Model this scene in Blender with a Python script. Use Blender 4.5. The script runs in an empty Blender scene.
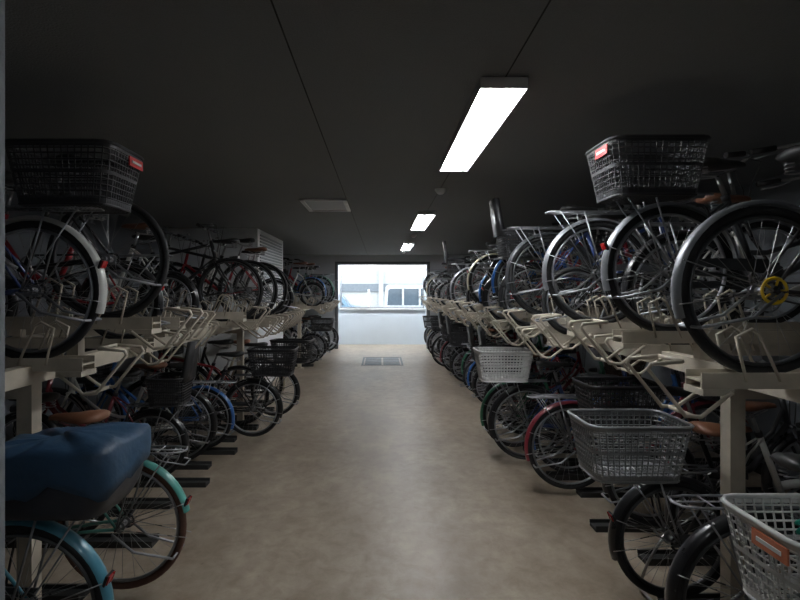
import bpy, math, random
from mathutils import Vector, noise
random.seed(7)
sc = bpy.context.scene
PI = math.pi

# ------------------------------------------------------------ materials
MATS = {}
def mat(name, col=(.5,.5,.5), rough=.5, metal=0.0, emit=None, estr=0, coat=0, var=0.0, vscale=8.0, bump=0.0, bscale=60.0):
    if name in MATS: return MATS[name]
    m = bpy.data.materials.new(name); m.use_nodes = True
    nt = m.node_tree; b = nt.nodes['Principled BSDF']
    b.inputs['Base Color'].default_value = (*col,1)
    b.inputs['Roughness'].default_value = rough
    b.inputs['Metallic'].default_value = metal
    if coat: b.inputs['Coat Weight'].default_value = coat
    if emit:
        b.inputs['Emission Color'].default_value = (*emit,1)
        b.inputs['Emission Strength'].default_value = estr
    tc = nt.nodes.new('ShaderNodeTexCoord')
    n = nt.nodes.new('ShaderNodeTexNoise'); n.inputs['Scale'].default_value = vscale
    n.inputs['Detail'].default_value = 5
    nt.links.new(tc.outputs['Object'], n.inputs['Vector'])
    v = var if var else .12
    r = nt.nodes.new('ShaderNodeValToRGB')
    r.color_ramp.elements[0].position=.3; r.color_ramp.elements[1].position=.7
    r.color_ramp.elements[0].color = (*[c*(1-v) for c in col],1)
    r.color_ramp.elements[1].color = (*[min(1,c*(1+v)) for c in col],1)
    nt.links.new(n.outputs['Fac'], r.inputs['Fac'])
    nt.links.new(r.outputs['Color'], b.inputs['Base Color'])
    mr = nt.nodes.new('ShaderNodeMapRange'); mr.inputs['From Min'].default_value=.3; mr.inputs['From Max'].default_value=.7
    mr.inputs['To Min'].default_value=max(.03,rough*.8); mr.inputs['To Max'].default_value=min(1,rough*1.35)
    nt.links.new(n.outputs['Fac'], mr.inputs['Value']); nt.links.new(mr.outputs['Result'], b.inputs['Roughness'])
    if bump:
        n2 = nt.nodes.new('ShaderNodeTexNoise'); n2.inputs['Scale'].default_value=bscale
        nt.links.new(tc.outputs['Object'], n2.inputs['Vector'])
        bp = nt.nodes.new('ShaderNodeBump'); bp.inputs['Strength'].default_value=bump
        bp.inputs['Distance'].default_value=.01
        nt.links.new(n2.outputs['Fac'], bp.inputs['Height'])
        nt.links.new(bp.outputs['Normal'], b.inputs['Normal'])
    MATS[name]=m
    return m

mat('rubber',(.014,.014,.015),.75)
mat('rubber_brown',(.10,.045,.03),.7)
mat('chrome',(.40,.40,.41),.3,1.0,var=.25,vscale=14)
mat('alu',(.32,.33,.35),.42,.9,var=.25,vscale=14)
mat('alu_dark',(.10,.105,.11),.42,.8)
mat('spoke',(.32,.32,.32),.35,.9)
mat('dark_metal',(.05,.05,.055),.45,.7)
mat('plastic_black',(.02,.02,.022),.42)
mat('f_black',(.016,.016,.018),.3,0,coat=.3)
mat('f_silver',(.25,.26,.28),.38,.6,var=.2)
mat('f_navy',(.02,.045,.16),.3,coat=.4)
mat('f_blue',(.03,.12,.35),.3,coat=.4)
mat('f_white',(.50,.50,.48),.35,coat=.3)
mat('f_red',(.35,.02,.03),.3,coat=.4)
mat('f_teal',(.07,.25,.34),.32,coat=.3)
mat('f_green',(.08,.29,.25),.32,coat=.3)
mat('f_dgreen',(.02,.12,.065),.32,coat=.3)
mat('f_cream',(.36,.32,.23),.35,coat=.3)
mat('f_wine',(.16,.02,.03),.3,coat=.4)
mat('f_grey',(.07,.075,.08),.35,.4)
mat('s_black',(.02,.02,.02),.5)
mat('s_brown',(.18,.075,.04),.5)
mat('b_white',(.60,.60,.59),.5)
mat('b_silver',(.27,.28,.29),.4,.5)
mat('b_black',(.022,.022,.025),.45)
mat('b_brown',(.07,.04,.025),.6)
mat('label_red',(.6,.03,.03),.5)
mat('label_orange',(.50,.16,.08),.5)
mat('reflector_red',(.35,.015,.015),.25)
mat('guard_yellow',(.75,.5,.02),.4)
mat('cloth_blue',(.016,.052,.105),.6,bump=.3,bscale=25,var=.25)
mat('bag_black',(.018,.02,.028),.5)
mat('cable_green',(.02,.30,.2),.4)
mat('rack_cream',(.48,.43,.35),.48,0,var=.2,vscale=7)
mat('rack_steel',(.045,.045,.045),.55,.4)
mat('concrete_wall_grey',(.24,.26,.285),.8,var=.08,vscale=2.5,bump=.3,bscale=90)
mat('wall_dark',(.17,.185,.21),.8,var=.1,vscale=2.5,bump=.3,bscale=90)
mat('wall_pale',(.50,.53,.57),.75,var=.05,vscale=2.5,bump=.2,bscale=90)
mat('wall_white',(.62,.68,.74),.75,var=.03,vscale=2.5)
mat('cabinet_white',(.86,.88,.90),.6,var=.02,vscale=2.5)
mat('frame_grey',(.13,.14,.15),.5,.2)
mat('white_paint',(.75,.76,.76),.4)
mat('reflector_white',(.25,.26,.27),.5)
mat('seam_dark',(.02,.02,.02),.8)
mat('tube_glow',(.9,.9,.9),.4,emit=(.96,.985,1.0),estr=92)
mat('tube_glow_dim',(.9,.9,.9),.4,emit=(.96,.985,1.0),estr=32)
mat('tube_glow_fill',(.9,.9,.9),.4,emit=(.90,.96,1.0),estr=160)  # added fill glow in place of side daylight in the end corridor
mat('asphalt',(.12,.12,.12),.9)
mat('facade',(.36,.37,.37),.8)
mat('facade_band',(.13,.15,.17),.5)
mat('car_white',(.40,.42,.44),.25,coat=.5)
mat('car_blue',(.12,.20,.27),.25,coat=.5)
mat('car_glass',(.05,.07,.09),.15)

# ------------------------------------------------------------ mesh builder
class MB:
    def __init__(s):
        s.v=[]; s.f=[]; s.m=[]; s.sm=[]; s.names=[]
    def mi(s,n):
        if n not in s.names: s.names.append(n)
        return s.names.index(n)
    def face(s,idx,mi,sm=True):
        s.f.append(idx); s.m.append(mi); s.sm.append(sm)
    def tube(s,pts,r,m,n=6,closed=False,caps=True):
        pts=[Vector(p) for p in pts]; k=len(pts); mi=s.mi(m); base=len(s.v)
        rs = r if isinstance(r,(list,tuple)) else [r]*k
        prev=None
        for i,p in enumerate(pts):
            if closed: t=(pts[(i+1)%k]-pts[i-1])
            elif i==0: t=pts[1]-pts[0]
            elif i==k-1: t=pts[-1]-pts[-2]
            else: t=(pts[i+1]-pts[i]).normalized()+(pts[i]-pts[i-1]).normalized()
            t.normalize()
            if prev is None:
                a=Vector((0,1,0)) if abs(t.y)<.9 else Vector((0,0,1))
                u=t.cross(a).normalized()
            else:
                u=(prev-t*prev.dot(t))
                u = u.normalized() if u.length>1e-6 else t.orthogonal().normalized()
            prev=u; w=t.cross(u)
            for j in range(n):
                a=2*PI*j/n
                s.v.append(p+(u*math.cos(a)+w*math.sin(a))*rs[i])
        segs = k if closed else k-1
        for i in range(segs):
            a=base+i*n; b=base+((i+1)%k)*n
            for j in range(n):
                j2=(j+1)%n
                s.face((a+j,b+j,b+j2,a+j2),mi)
        if caps and not closed and n>3:
            s.face(tuple(base+j for j in range(n)),mi,False)
            s.face(tuple(base+(k-1)*n+j for j in reversed(range(n))),mi,False)
    def ring(s,c,R,r,m,seg=40,n=6,ry=None):
        mi=s.mi(m); base=len(s.v); ry=ry or r
        for i in range(seg):
            a=2*PI*i/seg
            for j in range(n):
                b=2*PI*j/n
                rr=R+r*math.cos(b)
                s.v.append(Vector((c[0]+rr*math.cos(a), c[1]+ry*math.sin(b), c[2]+rr*math.sin(a))))
        for i in range(seg):
            for j in range(n):
                s.face((base+i*n+j, base+i*n+(j+1)%n, base+((i+1)%seg)*n+(j+1)%n, base+((i+1)%seg)*n+j),mi)
    def box(s,c,d,m,ang=None):
        mi=s.mi(m); base=len(s.v)
        for x in (-.5,.5):
            for y in (-.5,.5):
                for z in (-.5,.5):
                    q=Vector((x*d[0],y*d[1],z*d[2]))
                    if ang: q=Vector((q.x*math.cos(ang)+q.z*math.sin(ang), q.y, -q.x*math.sin(ang)+q.z*math.cos(ang)))
                    s.v.append(Vector(c)+q)
        for f in ((0,1,3,2),(4,6,7,5),(0,4,5,1),(2,3,7,6),(0,2,6,4),(1,5,7,3)):
            s.face(tuple(base+i for i in f),mi,False)
    def bb(s,x0,x1,y0,y1,z0,z1,m):
        s.box(((x0+x1)/2,(y0+y1)/2,(z0+z1)/2),(abs(x1-x0),abs(y1-y0),abs(z1-z0)),m)
    def loft(s,rings,m,closeends=True,sm=True):
        mi=s.mi(m); n=len(rings[0]); base=len(s.v)
        for r in rings:
            for p in r: s.v.append(Vector(p))
        for i in range(len(rings)-1):
            for j in range(n):
                a=base+i*n; b=a+n; j2=(j+1)%n
                s.face((a+j,a+j2,b+j2,b+j),mi,sm)
        if closeends:
            s.face(tuple(base+j for j in reversed(range(n))),mi,sm)
            s.face(tuple(base+(len(rings)-1)*n+j for j in range(n)),mi,sm)
    def fender(s,c,R,a0,a1,m,w=.028,seg=26):
        mi=s.mi(m); base=len(s.v)
        prof=[(-w,-.012),(-w*.75,.002),(0,.008),(w*.75,.002),(w,-.012)]
        for i in range(seg+1):
            a=a0+(a1-a0)*i/seg
            for (y,dr) in prof:
                rr=R+dr
                s.v.append(Vector((c[0]+rr*math.cos(a),y,c[2]+rr*math.sin(a))))
        for i in range(seg):
            for j in range(4):
                q=base+i*5+j
                s.face((q,q+1,q+6,q+5),mi)
    def mesh(s,name):
        me=bpy.data.meshes.new(name)
        me.from_pydata([tuple(v) for v in s.v],[],s.f)
        for n in s.names: me.materials.append(MATS[n])
        me.polygons.foreach_set('material_index',s.m)
        me.polygons.foreach_set('use_smooth',s.sm)
        me.update()
        return me
    def obj(s,name,loc=(0,0,0),rot=(0,0,0)):
        o=bpy.data.objects.new(name,s.mesh(name)); sc.collection.objects.link(o)
        o.location=loc; o.rotation_euler=rot
        return o

def rrect(L,W,r,nl=12,nw=9):
    pts=[]; a=L/2-r; b=W/2-r
    def arc(cx,cy,a0):
        return [(cx+r*math.cos(a0+PI/2*t/3),cy+r*math.sin(a0+PI/2*t/3)) for t in range(0,4)]
    for (cx,cy,a0,nn,dx,dy) in ((a,b,0,nl,-1,0),(-a,b,PI/2,nw,0,-1),(-a,-b,PI,nl,1,0),(a,-b,-PI/2,nw,0,1)):
        ar=arc(cx,cy,a0); pts+=ar
        ln = 2*a if dx else 2*b
        e=ar[-1]
        for k in range(1,nn):
            pts.append((e[0]+dx*ln*k/nn, e[1]+dy*ln*k/nn))
    return pts

def basket(b,cx,z0,m,Lb=.40,Wb=.27,Lt=.49,Wt=.35,H=.27,label=None,style='plastic',slant=0.0):
    bot=rrect(Lb,Wb,.05); top=rrect(Lt,Wt,.06); n=len(bot)
    def P(i,t,out=0):
        i%=n
        x=bot[i][0]*(1-t)+top[i][0]*t; y=bot[i][1]*(1-t)+top[i][1]*t
        return Vector((cx+x*(1+out)+slant*t, y*(1+out), z0+H*t))
    rs=.0038 if style=='plastic' else .0018
    for i in range(n):
        b.tube([P(i,0),P(i,1)],rs,m,4,caps=False)
    hs=[.12,.22,.32,.42,.52,.62,.72,.82,.9] if style=='plastic' else [.1,.2,.35,.5,.65,.8]
    for t in hs:
        b.tube([P(i,t) for i in range(n)],rs,m,4,closed=True)
    b.tube([P(i,1,.01) for i in range(n)],.0085 if style=='plastic' else .006,m,6,closed=True)
    b.tube([P(i,0) for i in range(n)],.007,m,6,closed=True)
    if style=='plastic':
        mi=b.mi(m)
        for (t0,t1) in ((.0,.10),(.92,.99),(.50,.56)):
            base=len(b.v)
            for i in range(n): b.v.append(P(i,t0,.012)); b.v.append(P(i,t1,.012))
            for i in range(n):
                j=(i+1)%n
                b.face((base+2*i,base+2*j,base+2*j+1,base+2*i+1),mi)
    for k in range(-9,10):
        x=k/9.5*Lb/2
        b.tube([(cx+x,-Wb/2+.01,z0),(cx+x,Wb/2-.01,z0)],.0035,m,4,caps=False)
    for k in range(-6,7):
        y=k/6.5*Wb/2
        b.tube([(cx-Lb/2+.01,y,z0),(cx+Lb/2-.01,y,z0)],.0035,m,4,caps=False)
    if label:
        b.box((cx-Lt/2*.985-.008+slant*.8, -.06, z0+H*.84),(.006,.13,.045),label)
        b.box((cx-Lt/2*.985-.012+slant*.8, -.06, z0+H*.84),(.003,.09,.012),'b_white')

def wheel(b,cx,R,tire='rubber',rim='alu',guard=None):
    c=(cx,0,R)
    b.ring(c,R-.018,.018,tire,48,8)
    b.ring(c,R-.044,.008,rim,48,5,ry=.013)
    b.tube([(cx,-.045,R),(cx,.045,R)],.016,'alu',8)
    b.tube([(cx,-.032,R),(cx,-.028,R)],.03,'alu',10)
    b.tube([(cx,.028,R),(cx,.032,R)],.03,'alu',10)
    b.tube([(cx,-.075,R),(cx,.075,R)],.006,'dark_metal',6)
    N=28
    for i in range(N):
        a=2*PI*i/N; s=1 if i%2 else -1; q=1 if (i//2)%2 else -1
        a2=a+q*.9
        b.tube([(cx+.026*math.cos(a2),s*.03,R+.026*math.sin(a2)),(cx+(R-.051)*math.cos(a),s*.003,R+(R-.051)*math.sin(a))],.0012,'spoke',3,caps=False)
    if guard:
        b.ring((cx,-.058,R),.048,.007,guard,24,5,ry=.003)
        for i in range(5):
            a=2*PI*i/5
            b.tube([(cx+.02*math.cos(a),-.058,R+.02*math.sin(a)),(cx+.045*math.cos(a),-.058,R+.045*math.sin(a))],.005,guard,4)

def bike(name,R=.335,frame='f_black',style='city',fend='f_silver',saddle='s_black',tire='rubber',rim='alu',
         rear=None,rear_off=-.22,rear_style='plastic',rear_label=None,rack=True,front=None,cover=False,
         guard=None,bars='city',grips='s_black',sad_h=.86,wb=1.08,childseat=False,fspan=(.10,.9),refl=False,bdz=0.0,coil=False,stand=False):
    b=MB()
    wheel(b,0,R,tire,rim,guard=guard); wheel(b,wb,R,tire,rim)
    BB=Vector((.45,0,.285)); ST=Vector((.29,0,.70)); HT=Vector((wb-.20,0,.84)); HB=Vector((wb-.155,0,.66))
    b.tube([HB-(HB-HT)*-.02,HT],.019,frame,8)
    if style=='diamond':
        b.tube([BB,ST],.016,frame,8); b.tube([HB,BB],.018,frame,8); b.tube([HT+(HB-HT)*.2,ST+Vector((.005,0,-.03))],.015,frame,8)
    elif style=='mixte':
        b.tube([BB,ST],.016,frame,8); b.tube([HB,BB],.018,frame,8); b.tube([HT+(HB-HT)*.3,Vector((.38,0,.50))],.015,frame,8)
    elif style=='mini':
        b.tube([BB,ST],.018,frame,8); b.tube([HB+Vector((-.01,0,.02)),(.62,0,.43),(.41,0,.40)],.026,frame,8)
    else:
        b.tube([BB,ST],.017,frame,8)
        b.tube([HB,(wb-.28,0,.50),(wb-.40,0,.36),(wb-.52,0,.295),BB],.02,frame,8)
        b.tube([HT+(HB-HT)*.4,(wb-.26,0,.60),(wb-.42,0,.47),(.50,0,.42),(.405,0,.42)],.014,frame,8)
    for s in (-1,1):
        b.tube([(0,s*.055,R),(.12,s*.05,R-.01),BB+Vector((-.03,s*.03,0))],.009,frame,6)
        b.tube([(0,s*.055,R),(.20,s*.045,.60),(.295,s*.015,.68)],.007,frame,6)
        b.tube([HB+Vector((0,s*.045,-.02)),HB+Vector((.03,s*.05,-.10)),(wb-.02,s*.05,R+.07),(wb,s*.05,R)],[.013,.012,.009,.008],frame,6)
    b.tube([HB+Vector((0,-.055,-.015)),HB+Vector((0,.055,-.015))],.014,frame,6)
    b.tube([BB+Vector((0,-.04,0)),BB+Vector((0,.04,0))],.022,'dark_metal',8)
    d=(ST-BB).normalized(); top=BB+d*((sad_h-.285-.04)/d.z)
    b.tube([ST,top],.012,'chrome',8)
    b.tube([ST-d*.01,ST+d*.02],.021,'dark_metal',8)
    sx=top.x-.01
    rings=[]
    for (x,w,h,zz) in ((-.135,.03,.014,.008),(-.125,.078,.028,.006),(-.09,.102,.034,.004),(-.04,.098,.034,.0),(.01,.07,.03,-.002),(.06,.042,.026,0),(.11,.028,.022,.002),(.145,.02,.016,.0),(.155,.008,.006,-.002)):
        rings.append([(sx+x,w*math.cos(2*PI*k/10),sad_h+.01+zz+h*math.sin(2*PI*k/10)*(1 if math.sin(2*PI*k/10)>0 else .7)) for k in range(10)])
    b.loft(rings,saddle)
    for s in (-1,1):
        hel=[(sx-.09+.016*math.cos(t*.9),s*.05+.016*math.sin(t*.9),sad_h-.055+t*.0022) for t in range(0,24)]
        b.tube(hel,.0028,'chrome',4)
        b.tube([(sx-.09,s*.05,sad_h-.055),(sx,s*.02,sad_h-.05),(sx+.1,s*.01,sad_h-.01)],.004,'chrome',5)
    side=-1
    b.ring((BB.x,side*.05,BB.z),.075,.006,'alu',24,4,ry=.003)
    for i in range(5):
        a=i*2*PI/5
        b.tube([BB+Vector((0,side*.05,0)),BB+Vector((.072*math.cos(a),side*.05,.072*math.sin(a)))],.006,'alu',4)
    ca=.5
    for s in (-1,1):
        e=BB+Vector((s*.165*math.cos(ca),s*.075,s*.165*math.sin(ca)))
        b.tube([BB+Vector((0,s*.06,0)),e],.009,'alu',6)
        b.box(e+Vector((0,s*.05,0)),(.085,.075,.02),'plastic_black')
    b.tube([(0,side*.052,R+.03),(BB.x,side*.052,BB.z+.076)],.004,'dark_metal',4)
    b.tube([(0,side*.052,R-.03),(BB.x,side*.052,BB.z-.076)],.004,'dark_metal',4)
    if style in('city','mixte'):
        mi=b.mi('f_grey' if frame!='f_silver' else 'f_silver')
        base=len(b.v)
        pp=[(-.03,R+.05),(.2,R+.058),(BB.x-.02,BB.z+.10),(BB.x+.08,BB.z+.06),(BB.x+.095,BB.z),(BB.x+.03,BB.z+.02),(.2,R+.012),(0,R+.012)]
        for (x,z) in pp: b.v.append(Vector((x,side*.066,z)))
        for (x,z) in pp: b.v.append(Vector((x,side*.060,z)))
        n=len(pp)
        b.face(tuple(base+i for i in range(n)),mi,False); b.face(tuple(base+n+i for i in reversed(range(n))),mi,False)
        for i in range(n): b.face((base+i,base+(i+1)%n,base+n+(i+1)%n,base+n+i),mi,False)
    b.ring((0,side*.05,R),.035,.006,'dark_metal',16,4)
    if fend:
        b.fender((0,0,R),R+.016,fspan[0],PI+fspan[1]*.35,fend)
        b.fender((wb,0,R),R+.016,.55,PI+.35,fend)
        for s in (-1,1):
            a=PI+.15
            b.tube([(0,s*.06,R),((R+.016)*math.cos(a),s*.03,R+(R+.016)*math.sin(a))],.0025,'chrome',4)
            a=PI-.35
            b.tube([(0,s*.06,R),((R+.016)*math.cos(a),s*.03,R+(R+.016)*math.sin(a))],.0025,'chrome',4)
            b.tube([(wb,s*.06,R),(wb+(R+.016)*math.cos(PI+.2),s*.03,R+(R+.016)*math.sin(PI+.2))],.0025,'chrome',4)
        if refl:
            a=PI-.35
            c=Vector(((R+.032)*math.cos(a),0,R+(R+.032)*math.sin(a)))
            b.box(c,(.012,.042,.034),'reflector_red',-.35)
            b.box(c+Vector((.006,0,-.002)),(.010,.048,.042),'plastic_black',-.35)
    lc=Vector((.17,0,R+.19+.07))
    b.tube([lc+Vector((.0,.06*math.cos(t),.075*math.sin(t)))+Vector((-.02*math.sin(t),0,0)) for t in [(-.5+i*.42) for i in range(11)]],.009,'dark_metal',6)
    cz=2*R+.055
    if rack:
        loop=[(.20,-.035,cz-.0),(.10,-.055,cz),(-.25,-.06,cz),(-.32,-.045,cz),(-.335,0,cz),(-.32,.045,cz),(-.25,.06,cz),(.10,.055,cz),(.20,.035,cz)]
        b.tube(loop,.0055,'alu',6)
        for x in (.05,-.08,-.2): b.tube([(x,-.057,cz),(x,.057,cz)],.004,'alu',5)
        b.tube([(.18,0,cz),(-.32,0,cz)],.004,'alu',5)
        for s in (-1,1):
            b.tube([(0,s*.065,R),(-.11,s*.062,cz)],.005,'alu',5)
            b.tube([(0,s*.065,R),(-.26,s*.06,cz)],.004,'alu',5)
    if stand:
        for s in (-1,1): b.tube([(0.01,s*.08,R-.01),(-.06,s*.12,.12),(-.10,s*.14,-.02)],.008,'chrome',6)
        b.tube([(-.10,-.14,-.018),(-.10,.14,-.018)],.009,'chrome',6)
    else:
        for s in (-1,1):
            b.tube([(0.01,s*.085,R-.01),(-.10,s*.085,R-.10),(-.29,s*.07,R-.14)],.007,'alu',6)
        b.tube([(-.29,-.07,R-.14),(-.29,.07,R-.14)],.007,'alu',6)
    hb=HT+(HT-HB).normalized()*(.16 if bars=='city' else .12)
    b.tube([HT,hb],.012,'chrome',8)
    if bars=='city':
        for s in (-1,1):
            pts=[hb,hb+Vector((.02,s*.07,.025)),hb+Vector((.01,s*.17,.045)),hb+Vector((-.04,s*.25,.045)),hb+Vector((-.20,s*.285,.025))]
            b.tube(pts,.010,'chrome',7)
            g0=hb+Vector((-.09,s*.262,.039)); g1=hb+Vector((-.215,s*.288,.023))
            b.tube([g0,g1],.0165,grips,8)
            b.tube([hb+Vector((-.03,s*.245,.04)),hb+Vector((-.07,s*.275,.015)),hb+Vector((-.18,s*.30,-.01))],.005,'alu',5)
    else:
        b.tube([hb+Vector((0,-.28,.01)),hb+Vector((.02,-.12,0)),hb,hb+Vector((.02,.12,0)),hb+Vector((0,.28,.01))],.011,'dark_metal',7)
        for s in (-1,1):
            b.tube([hb+Vector((0,s*.18,.005)),hb+Vector((0,s*.29,.01))],.017,grips,8)
            b.tube([hb+Vector((.02,s*.16,-.005)),hb+Vector((.05,s*.2,-.02)),hb+Vector((.045,s*.27,-.03))],.005,'alu',5)
    for s in (-1,1):
        b.tube([hb+Vector((0,s*.18,.03)),hb+Vector((.12,s*.12,.03)),hb+Vector((.12,s*.03,-.12)),HB+Vector((.03,s*.02,0))],.003,'plastic_black',4)
    b.loft([[(hb.x-.0+.022*k*math.cos(2*PI*j/8),.11+.022*k*math.sin(2*PI*j/8),hb.z+.05+z) for j in range(8)] for (k,z) in ((1,0),(.9,.012),(.4,.022))],'chrome')
    b.tube([(wb-.03,.07,R+.33),(wb+.06,.07,R+.33)],[.018,.03],'plastic_black',8)
    b.tube([(wb+.06,.07,R+.33),(wb+.065,.07,R+.33)],.027,'b_white',8)
    if front:
        basket(b,wb+.03,2*R+.06,front,Lb=.24,Wb=.28,Lt=.33,Wt=.38,H=.24,slant=.03,style='wire' if front=='b_silver' else 'plastic')
        for s in (-1,1):
            b.tube([(wb,s*.06,R),(wb+.05,s*.10,2*R+.06)],.004,'chrome',5)
    if rear:
        basket(b,rear_off,cz+.012+bdz,rear,style=rear_style,label=rear_label)
    if coil:
        zc=cz+.012+bdz+.275
        pts=[]
        for t in range(0,90):
            a=t*.55; u=t/89
            pts.append((rear_off-.16+.34*u+.012*math.cos(a), -.10+.2*math.sin(u*PI)+.012*math.sin(a), zc+.01-.05*math.sin(u*PI*2)+.012*math.cos(a*1.01)))
        b.tube(pts,.005,'cable_green',5)
    if cover:
        z0=cz+.01; rings=[]
        for (kx,z) in ((.60,z0),(.84,z0+.015),(.92,z0+.05),(.97,z0+.10),(1.0,z0+.17)):
            P=rrect(.50,.37,.08)
            rings.append([(rear_off+x*kx*(1+.04*noise.noise(Vector((x*9,y*9,z*9)))),y*kx,z) for (x,y) in P])
        b.loft(rings,'bag_black')
        rings=[]
        P=rrect(.50,.38,.05); n=len(P); z1=z0+.17
        for (k,z,a,dr) in ((1.07,z1-.05,.02,1),(1.075,z1-.01,.015,.7),(1.06,z1+.035,.012,.3),(1.04,z1+.065,.010,0),(1.0,z1+.080,.010,0),(.85,z1+.09,.014,0),(.6,z1+.098,.016,0),(.3,z1+.10,.012,0),(.05,z1+.10,.003,0)):
            ring=[]
            for (x,y) in P:
                q=Vector((x*6,y*6,z*5)); nn=noise.noise(q); n2=noise.noise(Vector((x*22,y*22,1.5)))
                kk=k*(1+nn*.05+n2*.022*dr)
                ring.append((rear_off+x*kk, y*kk, z+a*noise.noise(q*2.3+Vector((3,1,2)))*2.0 - dr*.03*noise.noise(Vector((x*8,y*8,4.2)))*2 - .015*(x/.25)))
            rings.append(ring)
        b.loft(rings,'cloth_blue')
    if childseat:
        basket(b,rear_off+.05,cz+.012,'b_black',Lb=.26,Wb=.26,Lt=.30,Wt=.32,H=.22)
        b.loft([[(rear_off-.09-.05*t+x,y*(1-.25*t),cz+.2+.32*t) for (x,y) in ((-.02,-.14),(.02,-.13),(.02,.13),(-.02,.14))] for t in (0,.33,.66,1)],'plastic_black')
    me=b.mesh(name); me['R']=R; me['wb']=wb
    return me

def place(me,side,Y,xe,z,yaw=0.0,rev=False,lean=0.0):
    o=bpy.data.objects.new('bicycle',me); sc.collection.objects.link(o)
    R=me['R']; wb=me['wb']
    if not rev:
        o.location=(side*(xe+R),Y,z); base=0 if side>0 else PI
    else:
        o.location=(side*(xe+R+wb),Y,z); base=PI if side>0 else 0
    o.rotation_euler=(lean,0,base+yaw)
    return o

# ------------------------------------------------------------ room
CEIL=2.55; WX=3.3; YN=-2.5; YF=13.6; WY=14.68
def room(name,x0,x1,y0,y1,z0,z1,m):
    b=MB(); b.bb(x0,x1,y0,y1,z0,z1,m); return b.obj(name)

def floor_mat():
    m=bpy.data.materials.new('floor_concrete'); m.use_nodes=True; nt=m.node_tree; b=nt.nodes['Principled BSDF']
    tc=nt.nodes.new('ShaderNodeTexCoord')
    def noise_ramp(scale,detail,rgh,dist,p0,p1,c0,c1,sc_=(1,1,1)):
        mp=nt.nodes.new('ShaderNodeMapping'); nt.links.new(tc.outputs['Object'],mp.inputs['Vector']); mp.inputs['Scale'].default_value=sc_
        n=nt.nodes.new('ShaderNodeTexNoise'); n.inputs['Scale'].default_value=scale; n.inputs['Detail'].default_value=detail
        n.inputs['Roughness'].default_value=rgh; n.inputs['Distortion'].default_value=dist
        nt.links.new(mp.outputs['Vector'],n.inputs['Vector'])
        r=nt.nodes.new('ShaderNodeValToRGB'); r.color_ramp.elements[0].position=p0; r.color_ramp.elements[1].position=p1
        r.color_ramp.elements[0].color=(*c0,1); r.color_ramp.elements[1].color=(*c1,1)
        nt.links.new(n.outputs['Fac'],r.inputs['Fac'])
        return n,r
    def mul(a,bb,f=1.0):
        mx=nt.nodes.new('ShaderNodeMix'); mx.data_type='RGBA'; mx.blend_type='MULTIPLY'; mx.inputs[0].default_value=f
        nt.links.new(a,mx.inputs[6]); nt.links.new(bb,mx.inputs[7]); return mx.outputs[2]
    n1,r1=noise_ramp(1.3,10,.66,0,.33,.67,(.27,.212,.158),(.45,.385,.31),(1.4,.7,1))
    n2,r2=noise_ramp(9,9,.72,.5,.33,.60,(.70,.67,.635),(1,1,1))
    n4,r4=noise_ramp(30,2,.5,0,.22,.30,(.80,.77,.73),(1,1,1))
    n5,r5=noise_ramp(3.0,8,.72,.2,.30,.62,(.82,.80,.78),(1,1,1),(1.2,.8,1))
    c=mul(r1.outputs['Color'],r2.outputs['Color'],.85); c=mul(c,r4.outputs['Color']); c=mul(c,r5.outputs['Color'])
    nt.links.new(c,b.inputs['Base Color'])
    rr=nt.nodes.new('ShaderNodeMapRange'); rr.inputs['From Min'].default_value=.3; rr.inputs['From Max'].default_value=.7
    rr.inputs['To Min'].default_value=.33; rr.inputs['To Max'].default_value=.48
    nt.links.new(n1.outputs['Fac'],rr.inputs['Value']); nt.links.new(rr.outputs['Result'],b.inputs['Roughness'])
    bp=nt.nodes.new('ShaderNodeBump'); bp.inputs['Strength'].default_value=.15; bp.inputs['Distance'].default_value=.01
    nt.links.new(n2.outputs['Fac'],bp.inputs['Height']); nt.links.new(bp.outputs['Normal'],b.inputs['Normal'])
    MATS['floor_concrete']=m
floor_mat()
mat('ceiling_dark',(.185,.193,.200),.8,var=.10,vscale=1.2,bump=.7,bscale=120)

YE=WY+.15
room('floor',-WX-.2,WX+.2,YN-.2,YE,-.2,0,'floor_concrete')
room('ceiling',-WX-.2,WX+.2,YN-.2,YE,CEIL,CEIL+.2,'ceiling_dark')
room('wall_left',-WX-.2,-WX,YN,YE,0,CEIL,'wall_dark')
room('wall_right',WX,WX+.2,YN,YE,0,CEIL,'concrete_wall_grey')
room('wall_back',-WX,WX,YN-.2,YN,0,CEIL,'wall_dark')
room('wall_entrance',-WX,-.752,.62,1.0,0,CEIL,'concrete_wall_grey')
OX0,OX1,OZ=-1.20,1.28,2.32
b=MB(); b.bb(-WX,OX0,YF,YF+.15,0,CEIL,'wall_pale'); b.bb(OX1,WX,YF,YF+.15,0,CEIL,'wall_pale'); b.bb(OX0,OX1,YF,YF+.15,OZ,CEIL,'wall_pale')
b.obj('wall_far')
b=MB()
b.bb(OX0-.05,OX0+.03,YF-.03,YF+.17,0,OZ+.05,'frame_grey'); b.bb(OX1-.03,OX1+.05,YF-.03,YF+.17,0,OZ+.05,'frame_grey'); b.bb(OX0+.03,OX1-.03,YF-.03,YF+.17,OZ-.03,OZ+.05,'frame_grey')
b.obj('trim_opening')
wx0,wx1,wz0,wz1=-1.2,1.27,1.06,2.27
b=MB(); b.bb(-WX,wx0,WY,WY+.15,0,CEIL,'wall_white'); b.bb(wx1,WX,WY,WY+.15,0,CEIL,'wall_white')
b.bb(wx0,wx1,WY,WY+.15,0,wz0,'wall_white'); b.bb(wx0,wx1,WY,WY+.15,wz1,CEIL,'wall_white')
b.obj('wall_window')
b=MB()
for (x0,x1,z0,z1) in ((wx0,wx0+.04,wz0,wz1),(wx1-.04,wx1,wz0,wz1),(wx0+.04,wx1-.04,wz0,wz0+.04),(wx0+.04,wx1-.04,wz1-.04,wz1)):
    b.bb(x0,x1,WY+.04,WY+.10,z0,z1,'alu')
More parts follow.
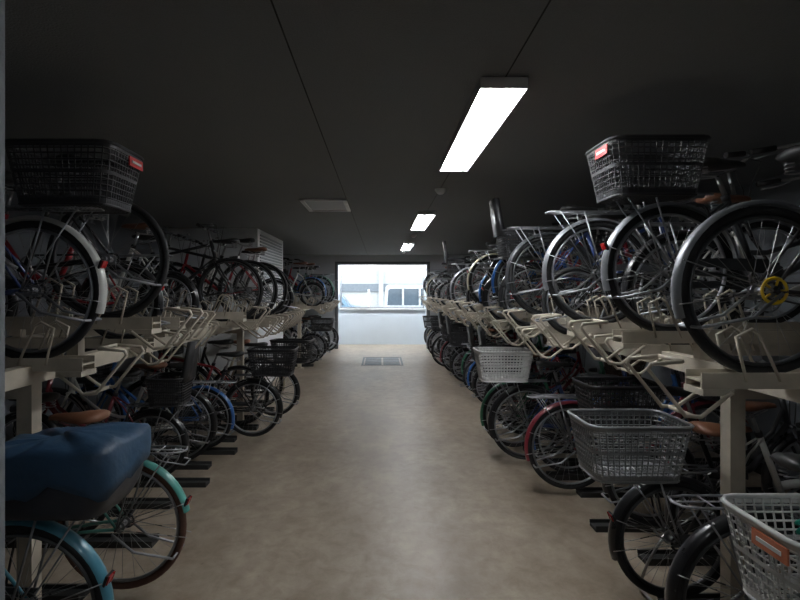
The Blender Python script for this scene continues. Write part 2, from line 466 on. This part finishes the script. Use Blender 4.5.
b.bb(-.40,-.33,WY+.05,WY+.09,wz0+.04,1.62,'white_paint')
b.bb(wx0-.03,wx1+.03,WY-.05,WY+.04,wz0-.035,wz0,'white_paint')
b.obj('window_1')
for x in (-.36,.555):
    room('trim_ceiling_seam',x-.003,x+.003,-2.4,YF-.02,CEIL-.002,CEIL+.001,'seam_dark')
room('baseboard_left',-WX,-WX+.012,1.0,YF,0,.1,'rack_steel')
room('baseboard_right',WX-.012,WX,YN,YF,0,.1,'rack_steel')

def fixture(Y0,L,glow='tube_glow',along='y',cx=.55):
    b=MB(); w=.105; z=0; h=.050
    b.bb(-w,w,Y0,Y0+L,z-.008,z-.001,'white_paint')
    mi=b.mi('reflector_white')
    def quad(p): 
        base=len(b.v); b.v.extend([Vector(q) for q in p]); b.face((base,base+1,base+2,base+3),mi,False)
    for s in (-1,1):
        quad([(s*w,Y0,z-h),(s*w,Y0+L,z-h),(s*(w+.004),Y0+L,z-.002),(s*(w+.004),Y0,z-.002)])
        quad([(s*w,Y0,z-h),(s*w,Y0+L,z-h),(s*(w-.022),Y0+L,z-.009),(s*(w-.022),Y0,z-.009)])
    b.bb(-w,w,Y0-.004,Y0+.004,z-h,z-.002,'white_paint'); b.bb(-w,w,Y0+L-.004,Y0+L+.004,z-h,z-.002,'white_paint')
    b.loft([[(-.03,y,z-.008),(0,y,z-.040),(.03,y,z-.008)] for y in (Y0+.01,Y0+L-.01)],'reflector_white',sm=False)
    for s in (-1,1):
        b.tube([(s*.055,Y0+.02,z-.032),(s*.055,Y0+L-.02,z-.032)],.0135,glow,10)
        for yy in (Y0+.012,Y0+L-.012): b.box((s*.055,yy,z-.026),(.03,.014,.03),'white_paint')
    o=b.obj('fluorescent_ceiling_light')  # also names the unseen fill tubes added behind the lintel
    if along=='y': o.location=(cx,0,CEIL)
    return o
for y0 in (2.23,6.0,9.85): fixture(y0,1.56)
fixture(-1.75,1.55,'tube_glow_dim')
for x in (-2.3,-.75,.8):  # unseen tubes added behind the lintel to brighten the window wall
    o=fixture(0,1.5,'tube_glow_fill',along='x'); o.rotation_euler=(0,0,-PI/2); o.location=(x,13.98,CEIL)

for (x,y) in ((.56,4.7),(.56,8.6),(.56,12.4)):
    b=MB()
    b.loft([[(x+r*math.cos(2*PI*j/20),y+r*math.sin(2*PI*j/20),z) for j in range(20)] for (r,z) in ((.055,CEIL-.001),(.055,CEIL-.015),(.042,CEIL-.028),(.03,CEIL-.045),(.02,CEIL-.05))],'white_paint')
    b.obj('smoke_detector')
b=MB(); x0,x1,y0,y1=-.85,-.36,5.2,5.95; z=CEIL
for (a,c,d,e) in ((x0,x1,y0,y0+.04),(x0,x1,y1-.04,y1),(x0,x0+.04,y0,y1),(x1-.04,x1,y0,y1)): b.bb(a,c,d,e,z-.02,z-.001,'white_paint')
b.bb(x0+.04,x1-.04,y0+.04,y1-.04,z-.008,z-.001,'wall_pale')
b.obj('ceiling_access_panel')
SY0,SY1,SX=7.7,9.7,-1.9
b=MB(); b.bb(-WX,SX,SY0,SY1,0,CEIL-.002,'cabinet_white')
for i in range(22):
    z=1.4+i*.05
    b.bb(SX,SX+.015,SY0+.15,SY1-.15,z,z+.022,'wall_pale')
    b.bb(-3.0,SX-.15,SY0-.015,SY0,z,z+.022,'cabinet_white')
b.obj('ventilation_shaft')
b=MB(); x0,x1,y0,y1=-.42,.48,10.6,11.9
for (a,c,d,e) in ((x0,x1,y0,y0+.05),(x0,x1,y1-.05,y1),(x0,x0+.04,y0+.05,y1-.05),(x1-.04,x1,y0+.05,y1-.05)): b.bb(a,c,d,e,.0,.004,'frame_grey')
for i in range(2):
    for j in range(3):
        b.bb(x0+.07+i*.40,x0+.07+i*.40+.36,y0+.08+j*.39,y0+.08+j*.39+.34,.0,.004,'frame_grey')
b.obj('floor_hatch')

# ------------------------------------------------------------ bikes
near = dict(
 RU1=bike('bike_ru1',frame='f_black',style='diamond',fend='f_silver',guard='guard_yellow',bars='flat',rack=False,rim='alu_dark'),
 RU2=bike('bike_ru2',R=.33,frame='f_grey',fend='f_silver',rear='b_black',rear_off=-.13,bdz=-.03,rear_label='label_red',refl=True),
 LU1=bike('bike_lu1',frame='f_navy',fend='f_white',rear='b_black',rear_off=-.22,rear_label='label_red',refl=True,bdz=-.01),
 LU2=bike('bike_lu2',frame='f_black',style='diamond',fend=None,rack=False,bars='flat',rim='alu_dark'),
 RL0=bike('bike_rl0',R=.285,frame='f_silver',fend='f_silver',rear='b_white',rear_off=-.20,rear_label='label_orange',bdz=-.03,coil=True),
 RL1=bike('bike_rl1',frame='f_black',fend='f_black',saddle='s_black',rim='alu_dark'),
 RL2=bike('bike_rl2',R=.30,frame='f_black',fend='f_black',saddle='s_brown',rear='b_silver',rear_off=-.23,bdz=-.03,grips='s_brown',sad_h=.84,refl=True,stand=True,rim='alu_dark'),
 LL1=bike('bike_ll1',frame='f_teal',fend='f_teal',cover=True,rear_off=-.17,front='b_black',refl=True,rim='alu_dark'),
 LL2=bike('bike_ll2',frame='f_green',fend='f_green',saddle='s_brown',tire='rubber_brown',sad_h=.88,fspan=(.10,-.6),refl=True),
 WB=bike('bike_wb',frame='f_navy',fend='f_black',rear='b_white',rear_off=-.22),
 BBk=bike('bike_bb',R=.30,frame='f_black',fend='f_black',rear='b_black',rear_off=-.22),
 CS=bike('bike_cs',R=.28,wb=1.0,frame='f_wine',fend='f_black',childseat=True,rear_off=-.2),
 MN=bike('bike_mini',R=.24,wb=.95,style='mini',frame='f_white',fend='f_black',saddle='s_brown',rack=False,bars='flat'),
 MN2=bike('bike_mini2',R=.255,wb=.96,style='mini',frame='f_red',fend='f_black',rack=True,front='b_black',refl=True),
 MN3=bike('bike_mini3',R=.255,wb=.96,style='mini',frame='f_black',fend=None,rack=False,bars='flat'),
)
V=dict(
 v1=bike('bike_v1',frame='f_black',fend='f_black',front='b_black',rim='alu_dark'),
 v2=bike('bike_v2',frame='f_silver',fend='f_silver',front='b_silver'),
 v3=bike('bike_v3',frame='f_navy',style='mixte',fend='f_grey',bars='flat',rim='alu_dark'),
 v4=bike('bike_v4',frame='f_white',fend='f_black',saddle='s_brown'),
 v5=bike('bike_v5',frame='f_black',style='diamond',fend=None,rack=False,bars='flat',rim='alu_dark'),
 v6=bike('bike_v6',frame='f_wine',fend='f_wine',front='b_black'),
 v7=bike('bike_v7',R=.30,frame='f_black',fend='f_black',front='b_black',refl=True,rim='alu_dark'),
 v8=bike('bike_v8',R=.32,frame='f_dgreen',fend='f_dgreen',front='b_brown',saddle='s_brown',sad_h=.9),
 v9=bike('bike_v9',frame='f_cream',fend='f_cream',front='b_black',saddle='s_brown',refl=True),
 v10=bike('bike_v10',R=.345,frame='f_red',style='diamond',fend=None,rack=False,bars='flat',sad_h=.94,rim='alu_dark'),
 v11=bike('bike_v11',R=.30,frame='f_blue',fend='f_blue',front='b_black',sad_h=.80),
 v12=bike('bike_v12',frame='f_black',fend='f_silver',style='mixte'),
)
var=[V[k] for k in ('v1','v1','v2','v3','v4','v5','v6','v7','v8','v9','v10','v11','v12')]+[near['MN'],near['MN2'],near['MN3']]
leftup=[V[k] for k in ('v3','v5','v12','v10')]+[near['MN'],near['MN3']]
vb=[near['BBk'],near['CS'],near['BBk']]

LO,HI=1.25,1.36
slots={1:[],-1:[]}; lows={1:[],-1:[]}
def up(side,Y,xe,z,me,**k):
    if me is not None: place(me,side,Y,xe,z+.012,**k)
    slots[side].append((Y,z,xe))
def low(side,Y,xe,me,**k):
    if me is not None: place(me,side,Y,xe,.045,**k)
    lows[side].append((Y,xe))
up(1,1.97,1.17,LO,near['RU1'])
up(1,2.58,1.16,HI,near['RU2'])
up(1,2.95,1.45,LO,V['v4'],yaw=-.03)
up(1,3.22,1.06,HI,V['v12'])
up(1,3.62,1.16,LO,near['MN3'])
up(1,4.02,1.02,HI,V['v3'])
up(-1,2.38,1.33,LO,near['LU1'])
up(-1,2.72,1.15,1.42,near['LU2'])
up(-1,3.3,1.46,LO,near['MN2'])
up(-1,3.8,1.45,HI,None)
up(-1,4.2,1.55,LO,near['MN'])
up(-1,4.7,1.22,HI,None)
up(-1,5.1,1.20,LO,V['v5'],rev=True)
low(1,1.47,1.26,near['RL0'])
low(1,1.96,1.14,near['RL1'])
low(1,2.52,1.17,near['RL2'])
low(1,2.95,1.7,near['MN'])
low(1,3.35,1.5,near['BBk'])
low(1,3.9,1.14,V['v6'])
low(1,4.25,1.3,V['v11'])
low(1,4.58,1.0,near['WB'])
low(-1,1.9,1.04,near['LL1'])
low(-1,2.6,1.01,near['LL2'])
low(-1,3.15,1.7,near['MN3'])
low(-1,3.7,1.5,None)
low(-1,4.1,1.6,near['CS'],yaw=.05)
low(-1,4.5,1.5,V['v4'],yaw=.06)
low(-1,4.9,1.45,V['v11'],yaw=-.05)
low(-1,5.3,1.06,near['BBk'])
ri=random.Random(23)
last=None
def pick(pool):
    global last
    while True:
        m=ri.choice(pool)
        if m is not last: last=m; return m
GA,GB=SY0-.36,SY1+.36
for side in (1,-1):
    Y=4.42 if side>0 else 5.5
    i=0
    while Y<13.2:
        ok = not (side<0 and GA<Y<GB)
        if ok:
            if side<0: me=pick(leftup) if Y<8.5 else pick(var)
            else: me = pick(var) if ri.random()<.88 else pick(vb)
            skip = ri.random() < (.35 if side<0 and Y<9 else (.5 if side<0 else (.08 if Y<9 else .3)))
            up(side,Y,1.04+ri.uniform(0,.22),LO if (i%2==0 or side<0) else HI,None if skip else me,yaw=ri.uniform(-.05,.05))
        Y+=.38; i+=1
    Y=4.95 if side>0 else 5.75
    i=0
    while Y<13.2:
        ok = not (side<0 and GA<Y<GB)
        if ok:
            me = pick(var) if ri.random()<.7 else pick(vb)
            low(side,Y,1.0+ri.uniform(0,.3),me if ri.random()<.92 else None,yaw=ri.uniform(-.08,.08),lean=ri.uniform(-.04,.04))
        Y+=.43; i+=1

# ------------------------------------------------------------ racks
for side in (1,-1):
    b=MB(); C='rack_cream'
    segs=[(1.6,13.3)] if side>0 else [(1.98,SY0-.05),(SY1+.1,13.3)]
    def X(x): return side*x
    for (ya,yb) in segs:
        for xx in (1.66,2.75):
            b.bb(X(xx-.035),X(xx+.035),ya,yb,LO-.09,LO-.005,C)
        y=ya+.38 if side<0 else ya+.76
        while y<yb:
            for xx in (1.66,2.75):
                b.bb(X(xx-.035),X(xx+.035),y-.035,y+.035,0.012,LO-.09,C)
                b.bb(X(xx-.08),X(xx+.08),y-.08,y+.08,0,.012,C)
            b.bb(X(1.66),X(2.75),y-.025,y+.025,LO-.16,LO-.09,C)
            y+=3.55
    for (Y,z,xe) in slots[side]:
        xs=max(1.22,xe+.06)
        b.bb(X(xs),X(3.1),Y-.05,Y+.05,z-.004,z+.004,C)
        for s in (-1,1):
            b.bb(X(xs),X(3.1),Y+s*.05-.004,Y+s*.05+.004,z-.03,z+.032,C)
        if z>LO+.01:
            for xx in (1.66,2.75): b.bb(X(xx-.03),X(xx+.03),Y-.03,Y+.03,LO-.005,z-.004,C)
        b.bb(X(xs-.0),X(xs+.12),Y-.062,Y+.062,z-.055,z-.03,C)
        for s in (-1,1):
            b.tube([(X(xs+.10),Y+s*.075,z-.04),(X(xs-.02),Y+s*.08,z-.13),(X(xs-.08),Y+s*.08,z-.125),(X(xs-.22),Y+s*.08,z+.05),(X(xs-.21),Y+s*.08,z+.07),(X(xs-.09),Y+s*.08,z+.08)],.0085,C,6)
        b.tube([(X(xs-.09),Y-.08,z+.08),(X(xs-.09),Y+.08,z+.08)],.0085,C,6)
        b.tube([(X(xs-.05),Y-.08,z-.128),(X(xs-.05),Y+.08,z-.128)],.0085,C,6)
        for (xo,h) in ((.20,.20),(.55,.24)):
            for s in (-1,1):
                b.tube([(X(xs+xo+.10),Y+s*.055,z),(X(xs+xo+.02),Y+s*.055,z+h*.9),(X(xs+xo-.01),Y+s*.055,z+h),(X(xs+xo-.07),Y+s*.055,z+h*.85),(X(xs+xo-.03),Y+s*.055,z)],.0065,C,6)
    b.obj('two_tier_bicycle_rack')
    b=MB(); D='rack_steel'
    for k,(Y,xe) in enumerate(lows[side]):
        xs=1.42+(.12 if k%2 else 0)
        b.bb(X(xs),X(3.0),Y-.05,Y+.05,.0,.02,D)
        for s in (-1,1): b.bb(X(xs),X(3.0),Y+s*.05-.005,Y+s*.05+.005,.02,.042,D)
        b.tube([(X(xs+.45),Y-.05,.03),(X(xs+.40),Y-.05,.28),(X(xs+.40),Y+.05,.28),(X(xs+.45),Y+.05,.03)],.007,D,6)
    b.obj('bicycle_floor_rails')

# ------------------------------------------------------------ outside
room('ground_street',-30,30,YE+.02,60,-.25,-.05,'asphalt')
b=MB(); b.bb(-25,25,32,40,-.05,12,'facade')
for k in range(4): b.bb(-25,25,31.9,32,1.5+k*2.8,2.0+k*2.8,'facade_band')
for k in range(-8,9): b.bb(k*3-.15,k*3+.15,31.8,32,-.05,12,'facade')
b.obj('building_facade')
def car(name,x0,Y,L,H,paint):
    b=MB(); W=.8
    low_=[(0,.3),(0,.95),(.08,1.02),(L-.55,1.02),(L-.05,.92),(L,.3)]; cab=[(.05,1.0),(.10,H-.08),(.2,H),(L-1.1,H),(L-.55,1.0)]
    def prism(P,w0,w1,m):
        zs=[p[1] for p in P]; z0,z1=min(zs),max(zs)
        ww=lambda z: w0+(w1-w0)*(z-z0)/(z1-z0)
        b.loft([[(x0+p[0],Y+s*ww(p[1]),p[1]) for p in P] for s in (-1,1)],m,sm=False)
    prism(low_,W,W*.97,paint); prism(cab,W*.96,W*.82,paint)
    cx=sum(p[0] for p in cab)/5
    g=[(cx+(p[0]-cx)*.9,1.03+(p[1]-1.0)*.78 if p[1]>1.0 else 1.03) for p in cab]
    b.loft([[(x0+p[0],Y-(W*.97-(W*.13)*(p[1]-1.0)/(H-1)) ,p[1]) for p in g],[(x0+p[0],Y-(W*.97-(W*.13)*(p[1]-1.0)/(H-1))+.02,p[1]) for p in g]],'car_glass',sm=False)
    for fx in (.22,.42,.66):
        b.bb(x0+L*fx,x0+L*fx+.08,Y-W-.005,Y-W+.12,1.0,H-.12,paint)
    for wx in (.65,L-.75):
        for s in (-1,1):
            b.tube([(x0+wx,Y+s*(W-.18),.29),(x0+wx,Y+s*(W+.01),.29)],.30,'rubber',20)
            b.tube([(x0+wx,Y+s*(W-.1),.29),(x0+wx,Y+s*(W+.02),.29)],.18,'alu',12)
    b.box((x0+L,Y-.5,.75),(.06,.25,.12),'b_white'); b.box((x0,Y-.6,.8),(.05,.12,.25),'reflector_red')
    o=b.obj(name); o.location.z=-.05
car('parked_van',.1,21,3.4,1.87,'car_white')
car('parked_car',-4.15,21,3.4,1.75,'car_blue')

# ------------------------------------------------------------ world & lights
w=bpy.data.worlds.new('World'); sc.world=w; w.use_nodes=True
bg=w.node_tree.nodes['Background']; bg.inputs['Color'].default_value=(.84,.93,1,1); bg.inputs['Strength'].default_value=6.0
ld=bpy.data.lights.new('window_portal','AREA'); ld.shape='RECTANGLE'; ld.size=wx1-wx0; ld.size_y=wz1-wz0
lo=bpy.data.objects.new('window_portal',ld); sc.collection.objects.link(lo)
lo.location=((wx0+wx1)/2,WY+.16,(wz0+wz1)/2); lo.rotation_euler=(-PI/2,0,0)
try: ld.cycles.is_portal=True
except Exception as e: print('portal',e)

cam=bpy.data.cameras.new('Camera'); co=bpy.data.objects.new('Camera',cam); sc.collection.objects.link(co)
co.location=(0,0,1.6); co.rotation_euler=(PI/2,0,0)
cam.sensor_width=36; cam.lens=22.5; cam.shift_x=19/800; cam.shift_y=-10/800; cam.clip_start=.05
sc.camera=co
sc.view_settings.view_transform='Standard'
